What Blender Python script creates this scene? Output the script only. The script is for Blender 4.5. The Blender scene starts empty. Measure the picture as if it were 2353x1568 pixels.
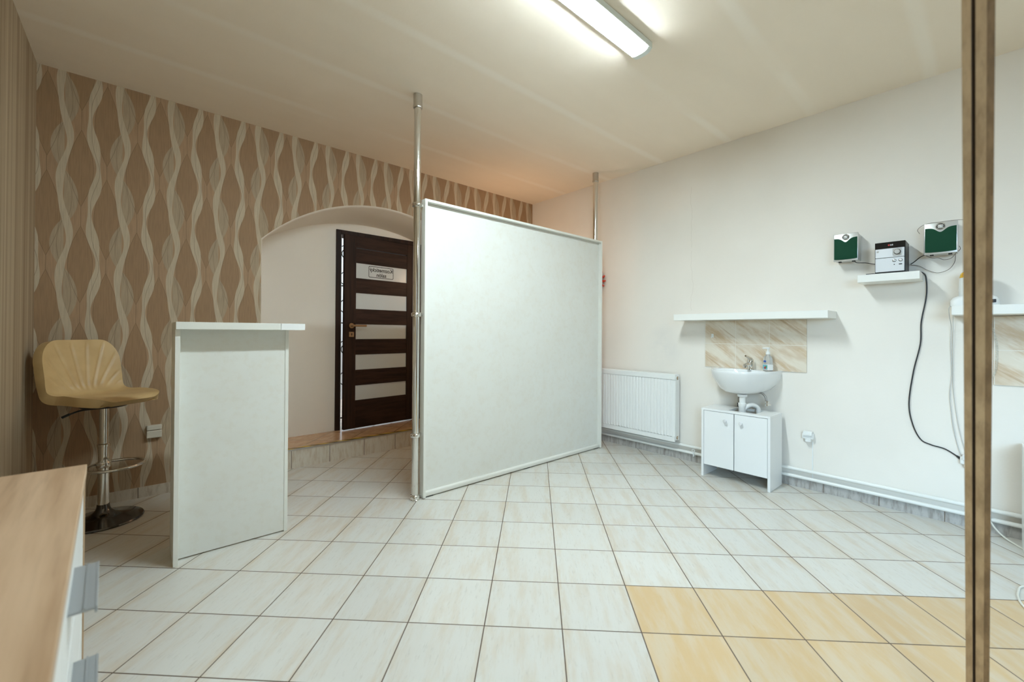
import bpy, bmesh, math, random
from mathutils import Vector, Matrix
random.seed(7)
PI = math.pi
C = bpy.context.scene.collection
SC = bpy.context.scene

# ------------------------------------------------------------------ room measures (metres)
XL, XR = -0.479, 3.69          # left wall, right wall
YF, YK = 3.82, -4.60           # far (wallpapered) wall, wall behind
ZC = 2.748                     # ceiling
HC = 1.1363                    # eye height

# ------------------------------------------------------------------ node expression helper
class X:
    """A float socket in a node tree with arithmetic."""
    def __init__(s, nt, sock): s.nt, s.s = nt, sock
    def _m(s, op, *a):
        n = s.nt.nodes.new('ShaderNodeMath'); n.operation = op
        for i, v in enumerate((s,) + a):
            if isinstance(v, X): s.nt.links.new(v.s, n.inputs[i])
            else: n.inputs[i].default_value = v
        return X(s.nt, n.outputs[0])
    def __add__(s, o): return s._m('ADD', o)
    __radd__ = __add__
    def __sub__(s, o): return s._m('SUBTRACT', o)
    def __rsub__(s, o): return (s * -1.0) + o
    def __mul__(s, o): return s._m('MULTIPLY', o)
    __rmul__ = __mul__
    def __truediv__(s, o): return s._m('DIVIDE', o)
    def sin(s): return s._m('SINE')
    def cos(s): return s._m('COSINE')
    def fract(s): return s._m('FRACT')
    def floor(s): return s._m('FLOOR')
    def abs(s): return s._m('ABSOLUTE')
    def max(s, o): return s._m('MAXIMUM', o)
    def min(s, o): return s._m('MINIMUM', o)
    def pow(s, o): return s._m('POWER', o)
    def gt(s, o): return s._m('GREATER_THAN', o)
    def lt(s, o): return s._m('LESS_THAN', o)
    def sstep(s, a, b):
        n = s.nt.nodes.new('ShaderNodeMapRange'); n.interpolation_type = 'SMOOTHSTEP'
        s.nt.links.new(s.s, n.inputs[0])
        lo, hi = min(a, b), max(a, b)
        n.inputs[1].default_value = lo; n.inputs[2].default_value = hi
        n.inputs[3].default_value = 0 if a < b else 1; n.inputs[4].default_value = 1 if a < b else 0
        return X(s.nt, n.outputs[0])
    def wrap(s): return (s + 0.5).fract() - 0.5

def newmat(name, color=(.8, .8, .8), rough=.5, metal=0.0, spec=.5, **kw):
    m = bpy.data.materials.new(name); m.use_nodes = True
    b = m.node_tree.nodes['Principled BSDF']
    b.inputs['Base Color'].default_value = (*color, 1)
    b.inputs['Roughness'].default_value = rough
    b.inputs['Metallic'].default_value = metal
    b.inputs['Specular IOR Level'].default_value = spec
    for k, v in kw.items(): b.inputs[k.replace('_', ' ')].default_value = v
    return m
def bsdf(m): return m.node_tree.nodes['Principled BSDF']
def coords(m, kind='Object'):
    nt = m.node_tree
    t = nt.nodes.new('ShaderNodeTexCoord'); s = nt.nodes.new('ShaderNodeSeparateXYZ')
    nt.links.new(t.outputs[kind], s.inputs[0])
    return X(nt, s.outputs[0]), X(nt, s.outputs[1]), X(nt, s.outputs[2])
def vec(nt, x, y, z):
    n = nt.nodes.new('ShaderNodeCombineXYZ')
    for i, v in enumerate((x, y, z)):
        if isinstance(v, X): nt.links.new(v.s, n.inputs[i])
        else: n.inputs[i].default_value = v
    return n.outputs[0]
def noise(nt, v, scale=1.0, detail=3.0, rough=.5):
    n = nt.nodes.new('ShaderNodeTexNoise'); n.inputs['Scale'].default_value = scale
    n.inputs['Detail'].default_value = detail; n.inputs['Roughness'].default_value = rough
    nt.links.new(v, n.inputs['Vector'])
    return X(nt, n.outputs[0])
def white(nt, v):
    n = nt.nodes.new('ShaderNodeTexWhiteNoise'); n.noise_dimensions = '3D'
    nt.links.new(v, n.inputs['Vector']); return X(nt, n.outputs[0])
def mix(nt, f, a, b):
    n = nt.nodes.new('ShaderNodeMix'); n.data_type = 'RGBA'
    if isinstance(f, X): nt.links.new(f.s, n.inputs[0])
    else: n.inputs[0].default_value = f
    for i, v in ((6, a), (7, b)):
        if isinstance(v, tuple): n.inputs[i].default_value = (*v, 1)
        else: nt.links.new(v, n.inputs[i])
    return n.outputs[2]
def setcol(m, c): m.node_tree.links.new(c, bsdf(m).inputs['Base Color'])
def bump(m, h, strength=.2, dist=.01):
    nt = m.node_tree; n = nt.nodes.new('ShaderNodeBump')
    n.inputs['Strength'].default_value = strength; n.inputs['Distance'].default_value = dist
    nt.links.new(h.s, n.inputs['Height']); nt.links.new(n.outputs[0], bsdf(m).inputs['Normal'])

M = {}
# plaster walls and ceiling
def plaster(name, a, b, bs=.06):
    m = newmat(name, a, .75, spec=.25); nt = m.node_tree
    x, y, z = coords(m)
    n = noise(nt, vec(nt, x, y, z), 1.6, 4)
    setcol(m, mix(nt, n.sstep(.35, .7), a, b))
    h = noise(nt, vec(nt, x, y, z), 55, 4, .6) + noise(nt, vec(nt, x, y, z), 5, 2) * 1.5
    bump(m, h, bs, .01)
    return m
def right_wall():
    m = plaster('white_plaster', (.84, .785, .705), (.81, .755, .675)); nt = m.node_tree
    x, y, z = coords(m)
    base = bsdf(m).inputs['Base Color'].links[0].from_socket
    n = noise(nt, vec(nt, 0.0, 0.0, z), 2.2, 4, .6); n2 = noise(nt, vec(nt, x, y, z), 3.5, 4, .6)
    # hairline crack above the radiator end, and a grey smudge beside it
    crack = (y - 1.775 + (n - .5) * .16).abs().lt(.0016) * z.gt(1.34) * z.lt(2.45) * n2.gt(.42)
    dy = (y - 2.03) / .22; dz = (z - 1.02) / .24
    smudge = (dy * dy + dz * dz).sstep(1.0, .0) * n2.sstep(.3, .65)
    c = mix(nt, smudge * .22, base, (.52, .53, .53))
    setcol(m, mix(nt, crack * .25, c, (.45, .38, .30)))
    return m
M['wall'] = right_wall()
def ceiling():
    m = newmat('ceiling_paint', (.78, .74, .66), .75, spec=.25); nt = m.node_tree
    x, y, z = coords(m)
    n = noise(nt, vec(nt, x * .8, y * 2.5, z), 1.3, 3)
    f = ((y + n * .05 - .88) / .605).wrap()
    band = f.abs().sstep(.085, .015) * n.sstep(.30, .55)
    c = mix(nt, n.sstep(.3, .7), (.90, .80, .675), (.87, .77, .645))
    setcol(m, mix(nt, band * .42, c, (.96, .91, .83)))
    bump(m, noise(nt, vec(nt, x, y, z), 55, 4, .6) + noise(nt, vec(nt, x, y, z), 3, 2) * 2, .05, .01)
    return m
M['ceiling'] = ceiling()
M['dim'] = plaster('brown_back_wall', (.30, .24, .18), (.27, .21, .16))  # unseen wall, given a dark brown to cut bounced light
M['niche'] = plaster('niche_paint', (.88, .82, .73), (.86, .80, .71), .03)

def wallpaper():
    m = newmat('wave_wallpaper', (.3, .2, .1), .62, spec=.3); nt = m.node_tree
    x, y, z = coords(m)
    P = .265
    v = (z * -1.0 + 2.355) / .61
    xa = ((x + .095) / P).wrap() * P                 # distance from a wide ribbon's axis
    xb = ((x + .095 + P / 2) / P).wrap() * P          # distance from a twisted ribbon's axis
    t = 2 * PI
    soft = .0009
    def inside(d): return (d * -1.0).sstep(-soft, soft)          # d<0 is inside
    ca = ((v - .03) * t).cos() * .022 + ((v * 2 - .1) * t).cos() * .003
    ha = ((v * 2 + .2) * t).cos() * .0035 + .0155
    ra = inside((xa - ca).abs() - ha)
    cb = ((v + .176) * t).cos() * -.0194
    hb = ((v * 2 + .93) * t).cos() * .0088 + .0178
    db = xb - cb
    rb = inside(db.abs() - hb)
    lineb = inside((db - ((v * 2 + .3) * t).cos() * .006).abs() - .0009) * rb
    # pale leaf shapes that swell out of the wide ribbon
    w1 = (v + .355).wrap(); w2 = (v - .12).wrap()
    g1 = (w1 * (PI / .57)).cos().max(0.0).pow(.8) * .062
    g2 = (w2 * (PI / .52)).cos().max(0.0).pow(.8) * .060
    gr = inside(xa - g1) * xa.gt(0.0) * g1.gt(.001)
    gl = inside(xa * -1.0 - g2) * xa.lt(0.0) * g2.gt(.001)
    vein = inside((xa - g1 * .55).abs() - .0008) * gr + inside((xa + g2 * .5).abs() - .0008) * gl
    # darker lens shapes between the ribbons
    w3 = (v + .176).wrap(); w4 = (v - .32).wrap()
    l1 = (w3 * (PI / .86)).cos().max(0.0) * .058
    l2 = (w4 * (PI / .80)).cos().max(0.0) * .056
    xl1 = ((x + .095 + .074) / P).wrap() * P; xl2 = ((x + .095 - .074) / P).wrap() * P
    d1 = xl1.abs() - l1; d2 = xl2.abs() - l2
    lens = inside(d1).max(inside(d2))
    edge = (inside(d1.abs() - .001)).max(inside(d2.abs() - .001))
    fib = noise(nt, vec(nt, x * 160, z * 9, 0.0), 1, 2)
    c = mix(nt, lens, (.45, .293, .172), (.375, .235, .13))
    c = mix(nt, gr.max(gl), c, (.46, .353, .235))
    c = mix(nt, edge.max(vein) * .6, c, (.12, .075, .04))
    c = mix(nt, ra.max(rb), c, (.59, .485, .345))
    c = mix(nt, lineb * .7, c, (.18, .13, .08))
    c = mix(nt, fib.sstep(.3, .8) * .22, c, (.10, .07, .045))
    setcol(m, c)
    bump(m, ra.max(rb) + gr.max(gl) * .5 + fib * .4, .12, .004)
    return m
M['wallpaper'] = wallpaper()

def striped():
    m = newmat('vertical_streak_wallpaper', (.4, .33, .24), .6, spec=.3); nt = m.node_tree
    x, y, z = coords(m)
    n = noise(nt, vec(nt, 0.0, y * 22, z * .25), 1, 4, .6)
    setcol(m, mix(nt, n.sstep(.3, .72), (.30, .215, .13), (.48, .385, .26)))
    return m
M['striped'] = striped()

OX, OY, TS = 1.6391, 1.9387, .30
A1, A2 = math.radians(-44.5347), math.radians(-134.5347)
def floor_tiles():
    m = newmat('diagonal_floor_tiles', (.8, .8, .75), .3, spec=.5); nt = m.node_tree
    x, y, z = coords(m)
    u = ((x - OX) * math.cos(A1) + (y - OY) * math.sin(A1)) / TS
    w = ((x - OX) * math.cos(A2) + (y - OY) * math.sin(A2)) / TS
    fu, fw = u.fract(), w.fract()
    du, dw = fu.min(1.0 - fu), fw.min(1.0 - fw)
    idu, idw = u.floor(), w.floor()
    rnd = white(nt, vec(nt, idu, idw, 0.0))
    orange = u.gt(2.0) * w.gt(2.0)
    s1 = noise(nt, vec(nt, u * 5 + rnd * 40, w * .9 + rnd * 17, rnd * 9), 1, 5, .62)
    s2 = noise(nt, vec(nt, u * 34 + rnd * 31, w * 5.5, rnd * 5), 1, 4, .68)
    s3 = noise(nt, vec(nt, u * 14 + rnd * 11, w * 2.2, rnd * 5 + 3), 1, 4, .6)
    stain = (du * -1.0 + .15).max(0.0) * 7 * s3.sstep(.38, .64)
    f1 = (s1.sstep(.42, .72) * .55 + stain * .55).min(1.0)
    wt = mix(nt, f1, (.635, .62, .57), (.58, .485, .365))
    wt = mix(nt, s2.sstep(.54, .72) * .42, wt, (.46, .43, .38))
    ot = mix(nt, s1.sstep(.35, .7), (.60, .43, .235), (.60, .49, .345))
    ot = mix(nt, s2.sstep(.58, .8) * .35, ot, (.5, .30, .13))
    c = mix(nt, orange, wt, ot)
    hs = nt.nodes.new('ShaderNodeHueSaturation'); nt.links.new(c, hs.inputs['Color'])
    nt.links.new((rnd * .07 + .965).s, hs.inputs['Value'])
    g = du.min(dw).lt(.0075)
    c = mix(nt, g, hs.outputs[0], (.11, .075, .052))
    setcol(m, c)
    nt.links.new((g * .5 + .26).s, bsdf(m).inputs['Roughness'])
    hgt = (1.0 - g) + s1 * .05
    bump(m, hgt, .25, .003)
    return m
M['floor'] = floor_tiles()

def strip_tiles(name, axis, a, b, off=0.0, period=.305, brown=False):
    m = newmat(name, a, .35); nt = m.node_tree
    xyz = coords(m); s = xyz[axis]; z = xyz[2]
    u = (s + off) / period; fu = u.fract(); idu = u.floor()
    rnd = white(nt, vec(nt, idu, 3.0, 1.0))
    n = noise(nt, vec(nt, u * 14 + rnd * 20, z * 9, rnd * 7), 1, 4, .6)
    n2 = noise(nt, vec(nt, u * 40, z * 30 + rnd * 20, rnd * 7), 1, 3, .6)
    c = mix(nt, n.sstep(.4, .7), a, b)
    c = mix(nt, n2.sstep(.62, .8) * .4, c, (b[0] * .55, b[1] * .5, b[2] * .45))
    g = fu.min(1.0 - fu).lt(.008)
    setcol(m, mix(nt, g, c, (.17, .13, .10)))
    return m
M['skirt_right'] = strip_tiles('grey_skirting_tiles', 1, (.46, .44, .41), (.30, .27, .24), .12)
M['skirt_far'] = strip_tiles('beige_skirting_tiles', 0, (.62, .55, .45), (.45, .37, .28))
M['riser'] = strip_tiles('riser_tiles', 0, (.70, .64, .54), (.60, .50, .38), -.10)
def tread():
    m = newmat('tread_tiles', (.5, .3, .15), .22); nt = m.node_tree
    x, y, z = coords(m)
    u = ((x - 1.3) * math.cos(A1) + (y - YF) * math.sin(A1)) / TS
    w = ((x - 1.3) * math.cos(A2) + (y - YF) * math.sin(A2)) / TS
    fu, fw = u.fract(), w.fract()
    n = noise(nt, vec(nt, u * 6, w * 3, 0.0), 1, 4)
    c = mix(nt, n.sstep(.35, .7), (.52, .30, .16), (.60, .39, .22))
    g = fu.min(1.0 - fu).min(fw).min(1.0 - fw).lt(.007)
    setcol(m, mix(nt, g, c, (.12, .07, .04)))
    return m
M['tread'] = tread()
def backsplash():
    m = newmat('veined_wall_tiles', (.7, .6, .5), .25); nt = m.node_tree
    x, y, z = coords(m, 'Object')
    d = z * .80 - y * .60                 # across the veins
    a = y * .80 + z * .60
    n = noise(nt, vec(nt, d * 14, a * 2.5, 0.0), 1, 5, .65)
    n2 = noise(nt, vec(nt, d * 60, a * 9, 4.0), 1, 4, .6)
    n3 = noise(nt, vec(nt, d * 6, a * 3, 9.0), 1, 3, .5)
    c = mix(nt, n.sstep(.42, .66), (.76, .68, .56), (.60, .44, .28))
    c = mix(nt, n2.sstep(.5, .75) * .5, c, (.82, .76, .67))
    c = mix(nt, n3.sstep(.52, .70) * .55, c, (.56, .40, .245))
    c = mix(nt, noise(nt, vec(nt, d * 22, a * 1.2, 2.0), 1, 2).sstep(.63, .70) * .6, c, (.47, .31, .18))
    fy = ((y + .003) / .249).fract(); fz = (z / .2).fract()
    g = (fy.min(1.0 - fy).lt(.006)).max(fz.min(1.0 - fz).lt(.010))
    setcol(m, mix(nt, g, c, (.80, .75, .67)))
    return m
M['backsplash'] = backsplash()

def speckle(name, a, b, rough=.4):
    m = newmat(name, a, rough); nt = m.node_tree
    x, y, z = coords(m)
    n = noise(nt, vec(nt, x, y, z), 28, 4, .6)
    n2 = noise(nt, vec(nt, x, y, z), 6, 3, .5)
    setcol(m, mix(nt, (n.sstep(.45, .7) * .6 + n2.sstep(.4, .7) * .4), a, b))
    return m
M['board'] = speckle('mottled_white_board', (.74, .74, .69), (.71, .69, .62))
M['board_edge'] = newmat('white_edge_board', (.76, .755, .69), .4)
M['cabinet'] = newmat('white_laminate', (.82, .82, .80), .35)
M['shelfwhite'] = newmat('white_shelf_board', (.83, .82, .77), .4)

def wood(name, a, b, axis=1, sc=1.0, rough=.4):
    m = newmat(name, a, rough, spec=.25); nt = m.node_tree
    q = list(coords(m))
    k = [26 * sc] * 3; k[axis] = 1.6 * sc
    n = noise(nt, vec(nt, q[0] * k[0], q[1] * k[1], q[2] * k[2]), 1, 5, .6)
    k2 = [90 * sc] * 3; k2[axis] = 5 * sc
    n2 = noise(nt, vec(nt, q[0] * k2[0], q[1] * k2[1], q[2] * k2[2]), 1, 3, .6)
    c = mix(nt, n.sstep(.35, .68), a, b)
    c = mix(nt, n2.sstep(.5, .8) * .35, c, tuple(v * .6 for v in b))
    setcol(m, c)
    return m
M['oak'] = wood('light_oak_laminate', (.60, .425, .28), (.42, .272, .162), 1, .55)
M['oak_v'] = wood('oak_edge', (.60, .42, .26), (.50, .33, .19), 2, .8)
M['plank'] = wood('brown_oak_profile', (.24, .137, .061), (.16, .089, .039), 2, 1.6)
M['plank_light'] = wood('pale_oak_profile', (.42, .262, .128), (.29, .172, .08), 2, 1.6)
M['groove'] = newmat('groove_shadow_gap', (.06, .035, .018), .8)
M['dw_v'] = wood('dark_wenge_vertical', (.036, .015, .008), (.015, .006, .004), 2, 1.2, .5)
M['dw_h'] = wood('dark_wenge_horizontal', (.038, .016, .009), (.016, .006, .004), 0, 1.2, .5)
M['pane'] = newmat('satin_glass', (.62, .65, .645), .28, spec=.8)
M['ink'] = newmat('dark_print', (.015, .012, .012), .6)
M['brass'] = newmat('satin_bronze', (.45, .32, .2), .35, 1.0)
M['chrome'] = newmat('chrome', (.74, .73, .70), .10, 1.0)
M['satin_steel'] = newmat('satin_steel', (.58, .56, .52), .32, 1.0)
M['alu'] = newmat('brushed_aluminium', (.38, .40, .41), .42, .5)
M['leather'] = None
M['black'] = newmat('black_plastic', (.012, .012, .012), .4)
M['blackgloss'] = newmat('black_gloss', (.010, .010, .010), .12)
M['chrome_shade'] = newmat('chrome_dark_reflection', (.10, .095, .09), .14, 1.0)  # chrome with the dark reflections of its surroundings put into the colour
M['enamel'] = newmat('white_enamel', (.82, .82, .79), .3)
M['pipe'] = newmat('white_pipe_paint', (.80, .79, .74), .3)
M['ceramic'] = newmat('white_ceramic', (.84, .85, .84), .08, spec=.6)
M['plastic'] = newmat('white_plastic', (.82, .82, .79), .35)
M['plastic2'] = newmat('ivory_plastic', (.62, .56, .45), .4)
M['silver'] = newmat('silver_plastic', (.62, .62, .60), .28, .55)
M['silverflat'] = newmat('silver_panel', (.70, .71, .72), .38, .2)
M['green'] = newmat('green_grille_cloth', (.009, .055, .027), .7, spec=.15)
M['red'] = newmat('red_felt', (.62, .05, .02), .6)
M['redlogo'] = newmat('red_logo', (.55, .04, .03), .5)
M['yellow'] = newmat('yellow_lid', (.85, .50, .02), .25)
M['orangeprint'] = newmat('orange_print', (.75, .16, .02), .5)
M['hoses'] = newmat('braided_steel', (.42, .40, .37), .4, .9)
M['clear'] = newmat('clear_plastic', (.86, .88, .87), .12, Transmission_Weight=.75, IOR=1.3)
M['bluelabel'] = newmat('blue_label', (.03, .10, .42), .4)
M['teal'] = newmat('teal_label', (.18, .48, .55), .4)
M['redspot'] = newmat('fruit_red', (.45, .03, .03), .4)
M['greenspot'] = newmat('leaf_green', (.06, .28, .05), .4)
M['cordwhite'] = newmat('white_cord', (.72, .70, .62), .5)
M['cordgrey'] = newmat('grey_cord', (.55, .54, .51), .5)
M['cordblack'] = newmat('black_cord', (.012, .011, .011), .45)
M['cordbrown'] = newmat('thin_brown_wire', (.10, .07, .05), .5)
M['iron'] = newmat('wrought_iron', (.02, .014, .01), .5)
def hazard():
    m = newmat('hazard_tape', (.7, .5, .02), .4); nt = m.node_tree
    x, y, z = coords(m)
    f = ((x + y * 2.2) / .15).fract()
    setcol(m, mix(nt, f.lt(.42), (.62, .40, .03), (.02, .015, .01)))
    return m
M['hazard'] = hazard()
def leather():
    m = newmat('cream_leather', (.58, .47, .29), .42); nt = m.node_tree
    x, y, z = coords(m)
    n = noise(nt, vec(nt, x, y, z), 9, 3)
    setcol(m, mix(nt, n.sstep(.35, .7), (.60, .42, .195), (.53, .36, .16)))
    bump(m, noise(nt, vec(nt, x, y, z), 260, 2), .06, .002)
    return m
M['leather'] = leather()
def emit(name, col, s):
    m = bpy.data.materials.new(name); m.use_nodes = True
    nt = m.node_tree; nt.nodes.clear()
    e = nt.nodes.new('ShaderNodeEmission'); e.inputs[0].default_value = (*col, 1); e.inputs[1].default_value = s
    o = nt.nodes.new('ShaderNodeOutputMaterial'); nt.links.new(e.outputs[0], o.inputs[0])
    return m
M['tube'] = emit('lit_diffuser', (.765, .925, 1.0), 120)
M['tube_dim'] = emit('lit_diffuser_dim', (.765, .925, 1.0), 34)  # rear lamp's weaker output, kept low so the stool corner stays dark
M['endcap'] = newmat('lamp_end_cap', (.78, .84, .82), .35)

# ------------------------------------------------------------------ mesh helpers
def bm_(): return bmesh.new()
def box(bm, x0, x1, y0, y1, z0, z1, bev=0.0, seg=2):
    b = bmesh.new() if bev else bm
    vs = [b.verts.new((x, y, z)) for x in (x0, x1) for y in (y0, y1) for z in (z0, z1)]
    for f in ((0, 1, 3, 2), (4, 6, 7, 5), (0, 4, 5, 1), (2, 3, 7, 6), (0, 2, 6, 4), (1, 5, 7, 3)):
        b.faces.new([vs[i] for i in f])
    if bev:
        bmesh.ops.bevel(b, geom=list(b.edges), offset=bev, segments=seg, profile=.5, affect='EDGES')
        merge(bm, b)
    return bm
def merge(bm, b):
    me = bpy.data.meshes.new('tmp'); b.to_mesh(me); b.free(); bm.from_mesh(me); bpy.data.meshes.remove(me)
def frame_of(d):
    d = d.normalized(); up = Vector((0, 0, 1)) if abs(d.z) < .95 else Vector((1, 0, 0))
    a = d.cross(up).normalized(); b = a.cross(d).normalized()
    return a, b
def tube(bm, pts, r, n=10, closed=False, caps=True):
    pts = [Vector(p) for p in pts]
    rs = r if isinstance(r, (list, tuple)) else [r] * len(pts)
    rings = []; prev = None
    N = len(pts)
    for i, p in enumerate(pts):
        if closed: d = pts[(i + 1) % N] - pts[i - 1]
        else: d = pts[min(i + 1, N - 1)] - pts[max(i - 1, 0)]
        d = d.normalized()
        if prev is None: a, b = frame_of(d)
        else:
            a = (prev - d * prev.dot(d)).normalized(); b = a.cross(d).normalized()
        prev = a
        rings.append([bm.verts.new(p + (a * math.cos(2 * PI * k / n) + b * math.sin(2 * PI * k / n)) * rs[i]) for k in range(n)])
    for i in range(N if closed else N - 1):
        A, B = rings[i], rings[(i + 1) % N]
        for k in range(n):
            bm.faces.new((A[k], A[(k + 1) % n], B[(k + 1) % n], B[k]))
    if caps and not closed:
        bm.faces.new(rings[0][::-1]); bm.faces.new(rings[-1])
    return bm
def smooth_path(pts, n=8):
    P = [Vector(p) for p in pts]; out = []
    for i in range(len(P) - 1):
        a = P[max(i - 1, 0)]; b = P[i]; c = P[i + 1]; d = P[min(i + 2, len(P) - 1)]
        for k in range(n):
            t = k / n
            out.append(.5 * ((2 * b) + (c - a) * t + (2 * a - 5 * b + 4 * c - d) * t * t + (3 * b - a - 3 * c + d) * t ** 3))
    out.append(P[-1]); return out
def cyl(bm, p0, p1, r, n=24, r1=None):
    return tube(bm, [p0, p1], [r, r if r1 is None else r1], n)
def lathe(bm, prof, c=(0, 0, 0), n=40, axis='z'):
    """prof: list of (radius, height)."""
    rings = []
    for r, h in prof:
        ring = []
        for k in range(n):
            t = 2 * PI * k / n
            q = (r * math.cos(t), r * math.sin(t), h)
            if axis == 'x': q = (-h, q[0], q[1])
            if axis == 'y': q = (q[0], -h, q[1])
            ring.append(bm.verts.new((c[0] + q[0], c[1] + q[1], c[2] + q[2])))
        rings.append(ring)
    for A, B in zip(rings, rings[1:]):
        for k in range(n): bm.faces.new((A[k], A[(k + 1) % n], B[(k + 1) % n], B[k]))
    bm.faces.new(rings[0][::-1]); bm.faces.new(rings[-1])
    return bm
def prism(bm, poly, fn, h):
    """poly: 2-D outline; fn(a,b,t)->3-D point, extruded t=0..h."""
    A = [bm.verts.new(fn(a, b, 0)) for a, b in poly]; B = [bm.verts.new(fn(a, b, h)) for a, b in poly]
    n = len(poly)
    bm.faces.new(A[::-1]); bm.faces.new(B)
    for i in range(n): bm.faces.new((A[i], A[(i + 1) % n], B[(i + 1) % n], B[i]))
    return bm
def obj(name, bm, mat, parent=None, smooth=False, loc=None, mods=None, sharp=40):
    bmesh.ops.recalc_face_normals(bm, faces=list(bm.faces))
    me = bpy.data.meshes.new(name); bm.to_mesh(me); bm.free()
    mats = mat if isinstance(mat, (list, tuple)) else [mat]
    for q in mats: me.materials.append(q)
    if smooth:
        me.polygons.foreach_set('use_smooth', [True] * len(me.polygons))
        try: me.set_sharp_from_angle(angle=math.radians(sharp))
        except Exception: pass
    o = bpy.data.objects.new(name, me); C.objects.link(o)
    if parent is not None: o.parent = parent
    if loc is not None: o.location = loc
    return o
class Thing:
    """An Empty at a thing's base; parts are given in world coordinates (rotz=0) or local ones."""
    def __init__(s, name, label, cat, loc=(0, 0, 0), rotz=0, group=None, kind=None):
        o = bpy.data.objects.new(name, None); C.objects.link(o); o.empty_display_size = .1
        o.location = loc; o.rotation_euler = (0, 0, rotz)
        if label: o['label'] = label
        if cat: o['category'] = cat
        if group: o['group'] = group
        if kind: o['kind'] = kind
        s.o, s.loc = o, Vector(loc)
    def part(s, name, bm, mat, parent=None, smooth=False, world=True, label=None, sharp=40):
        if world: bmesh.ops.translate(bm, verts=list(bm.verts), vec=-s.loc)
        o = obj(name, bm, mat, parent or s.o, smooth, sharp=sharp)
        if label: o['label'] = label
        return o
def tag(o, label, cat, group=None):
    o['label'] = label; o['category'] = cat
    if group: o['group'] = group
    return o
def struct(name, bm, mat, smooth=False, parent=None):
    o = obj(name, bm, mat, parent, smooth)
    if parent is None: o['kind'] = 'structure'
    return o
def single(name, label, cat, bm, mat, base, smooth=False, group=None):
    """A thing that is one mesh, its origin at base."""
    bmesh.ops.translate(bm, verts=list(bm.verts), vec=-Vector(base))
    o = obj(name, bm, mat, None, smooth, loc=base)
    return tag(o, label, cat, group)
def copy_tree(src, loc, label, group=None):
    r = src.copy(); C.objects.link(r); r.location = loc; r['label'] = label
    if group: r['group'] = group
    for ch in list(src.children):
        c = ch.copy(); C.objects.link(c); c.parent = r
        for g in list(ch.children):
            d = g.copy(); C.objects.link(d); d.parent = c
    return r
def text_bm(txt, size, offset=0.0, spacing=1.0, align='CENTER'):
    cu = bpy.data.curves.new('lettering', 'FONT'); cu.body = txt; cu.size = size; cu.offset = offset
    cu.align_x = align; cu.align_y = 'CENTER'; cu.space_character = spacing
    o = bpy.data.objects.new('lettering', cu); C.objects.link(o)
    dg = bpy.context.evaluated_depsgraph_get()
    me = bpy.data.meshes.new_from_object(o.evaluated_get(dg))
    b = bmesh.new(); b.from_mesh(me)
    bpy.data.objects.remove(o); bpy.data.curves.remove(cu); bpy.data.meshes.remove(me)
    return b
def remap(b, fn):
    for v in b.verts: v.co = Vector(fn(*v.co))
    return b

# ------------------------------------------------------------------ the setting
struct('floor', box(bm_(), XL - .1, XR + .1, YK - .1, YF + .0, -.1, 0), M['floor'])
struct('ceiling', box(bm_(), XL - .1, XR + .1, YK - .1, YF + .9, ZC, ZC + .1), M['ceiling'])
struct('wall_right', box(bm_(), XR, XR + .12, YK - .1, YF + .12, -.1, ZC), M['wall'])
struct('wall_behind', box(bm_(), XL - .1, XR, YK - .12, YK, -.1, ZC), M['dim'])
# left wall with the shop window in its part behind the viewer
WY0, WY1, WZ0, WZ1 = -2.9, -.55, .45, 2.15
b = bm_()
box(b, XL - .3, XL, WY1, YF, -.1, ZC); box(b, XL - .3, XL, YK, WY0, -.1, ZC)
box(b, XL - .3, XL, WY0, WY1, -.1, WZ0); box(b, XL - .3, XL, WY0, WY1, WZ1, ZC)
struct('wall_left', b, M['striped'])
b = bm_()
for y in (WY0 + .03, (WY0 + WY1) / 2, WY1 - .03): box(b, XL - .2, XL - .14, y - .03, y + .03, WZ0, WZ1)
box(b, XL - .2, XL - .14, WY0, WY1, WZ0, WZ0 + .06); box(b, XL - .2, XL - .14, WY0, WY1, WZ1 - .06, WZ1)
struct('window_1', b, M['enamel'])
# far wall with an arched recess
AX, AHW, ASP, AR, ATOP = 1.76, 1.045, 1.868, 1.45, 2.313
def arc(hw, R, top, n=48, cx=AX):
    out = []
    for i in range(n + 1):
        x = -hw + 2 * hw * i / n
        out.append((cx + x, top - R + math.sqrt(max(R * R - x * x, 0))))
    return out
YB = 4.278
def far_wall():
    b = bm_()
    a = arc(AHW, AR, ATOP)
    low = [(a[0][0], 0.0)] + a + [(a[-1][0], 0.0)]
    def quad(p): b.faces.new([b.verts.new(q) for q in p])
    quad([(XL, YF, -.05), (low[0][0], YF, -.05), (low[0][0], YF, ZC), (XL, YF, ZC)])
    quad([(low[-1][0], YF, -.05), (XR, YF, -.05), (XR, YF, ZC), (low[-1][0], YF, ZC)])
    for (x0, z0), (x1, z1) in zip(a, a[1:]):
        quad([(x0, YF, z0), (x1, YF, z1), (x1, YF, ZC), (x0, YF, ZC)])
    bmesh.ops.remove_doubles(b, verts=list(b.verts), dist=1e-5)
    return b
wf = struct('wall_far', far_wall(), M['wallpaper'])
def recess():
    b = bm_()
    rings = []
    # from the wall face back: rounded edge, first vault, crease, second vault down to the back wall
    specs = [(YF, AHW, AR, ATOP), (YF + .006, AHW - .004, AR, ATOP - .007), (YF + .03, AHW - .010, AR, ATOP - .016),
             (4.05, AHW, 1.62, 2.262), (YB, AHW, 1.78, 2.229)]
    for y, hw, R, top in specs:
        a = arc(hw, R, top)
        pts = [(a[0][0], 0.0)] + a + [(a[-1][0], 0.0)]
        rings.append([b.verts.new((x, y, z)) for x, z in pts])
    for A, B in zip(rings, rings[1:]):
        for k in range(len(A) - 1): b.faces.new((A[k], A[k + 1], B[k + 1], B[k]))
    return b
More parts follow.
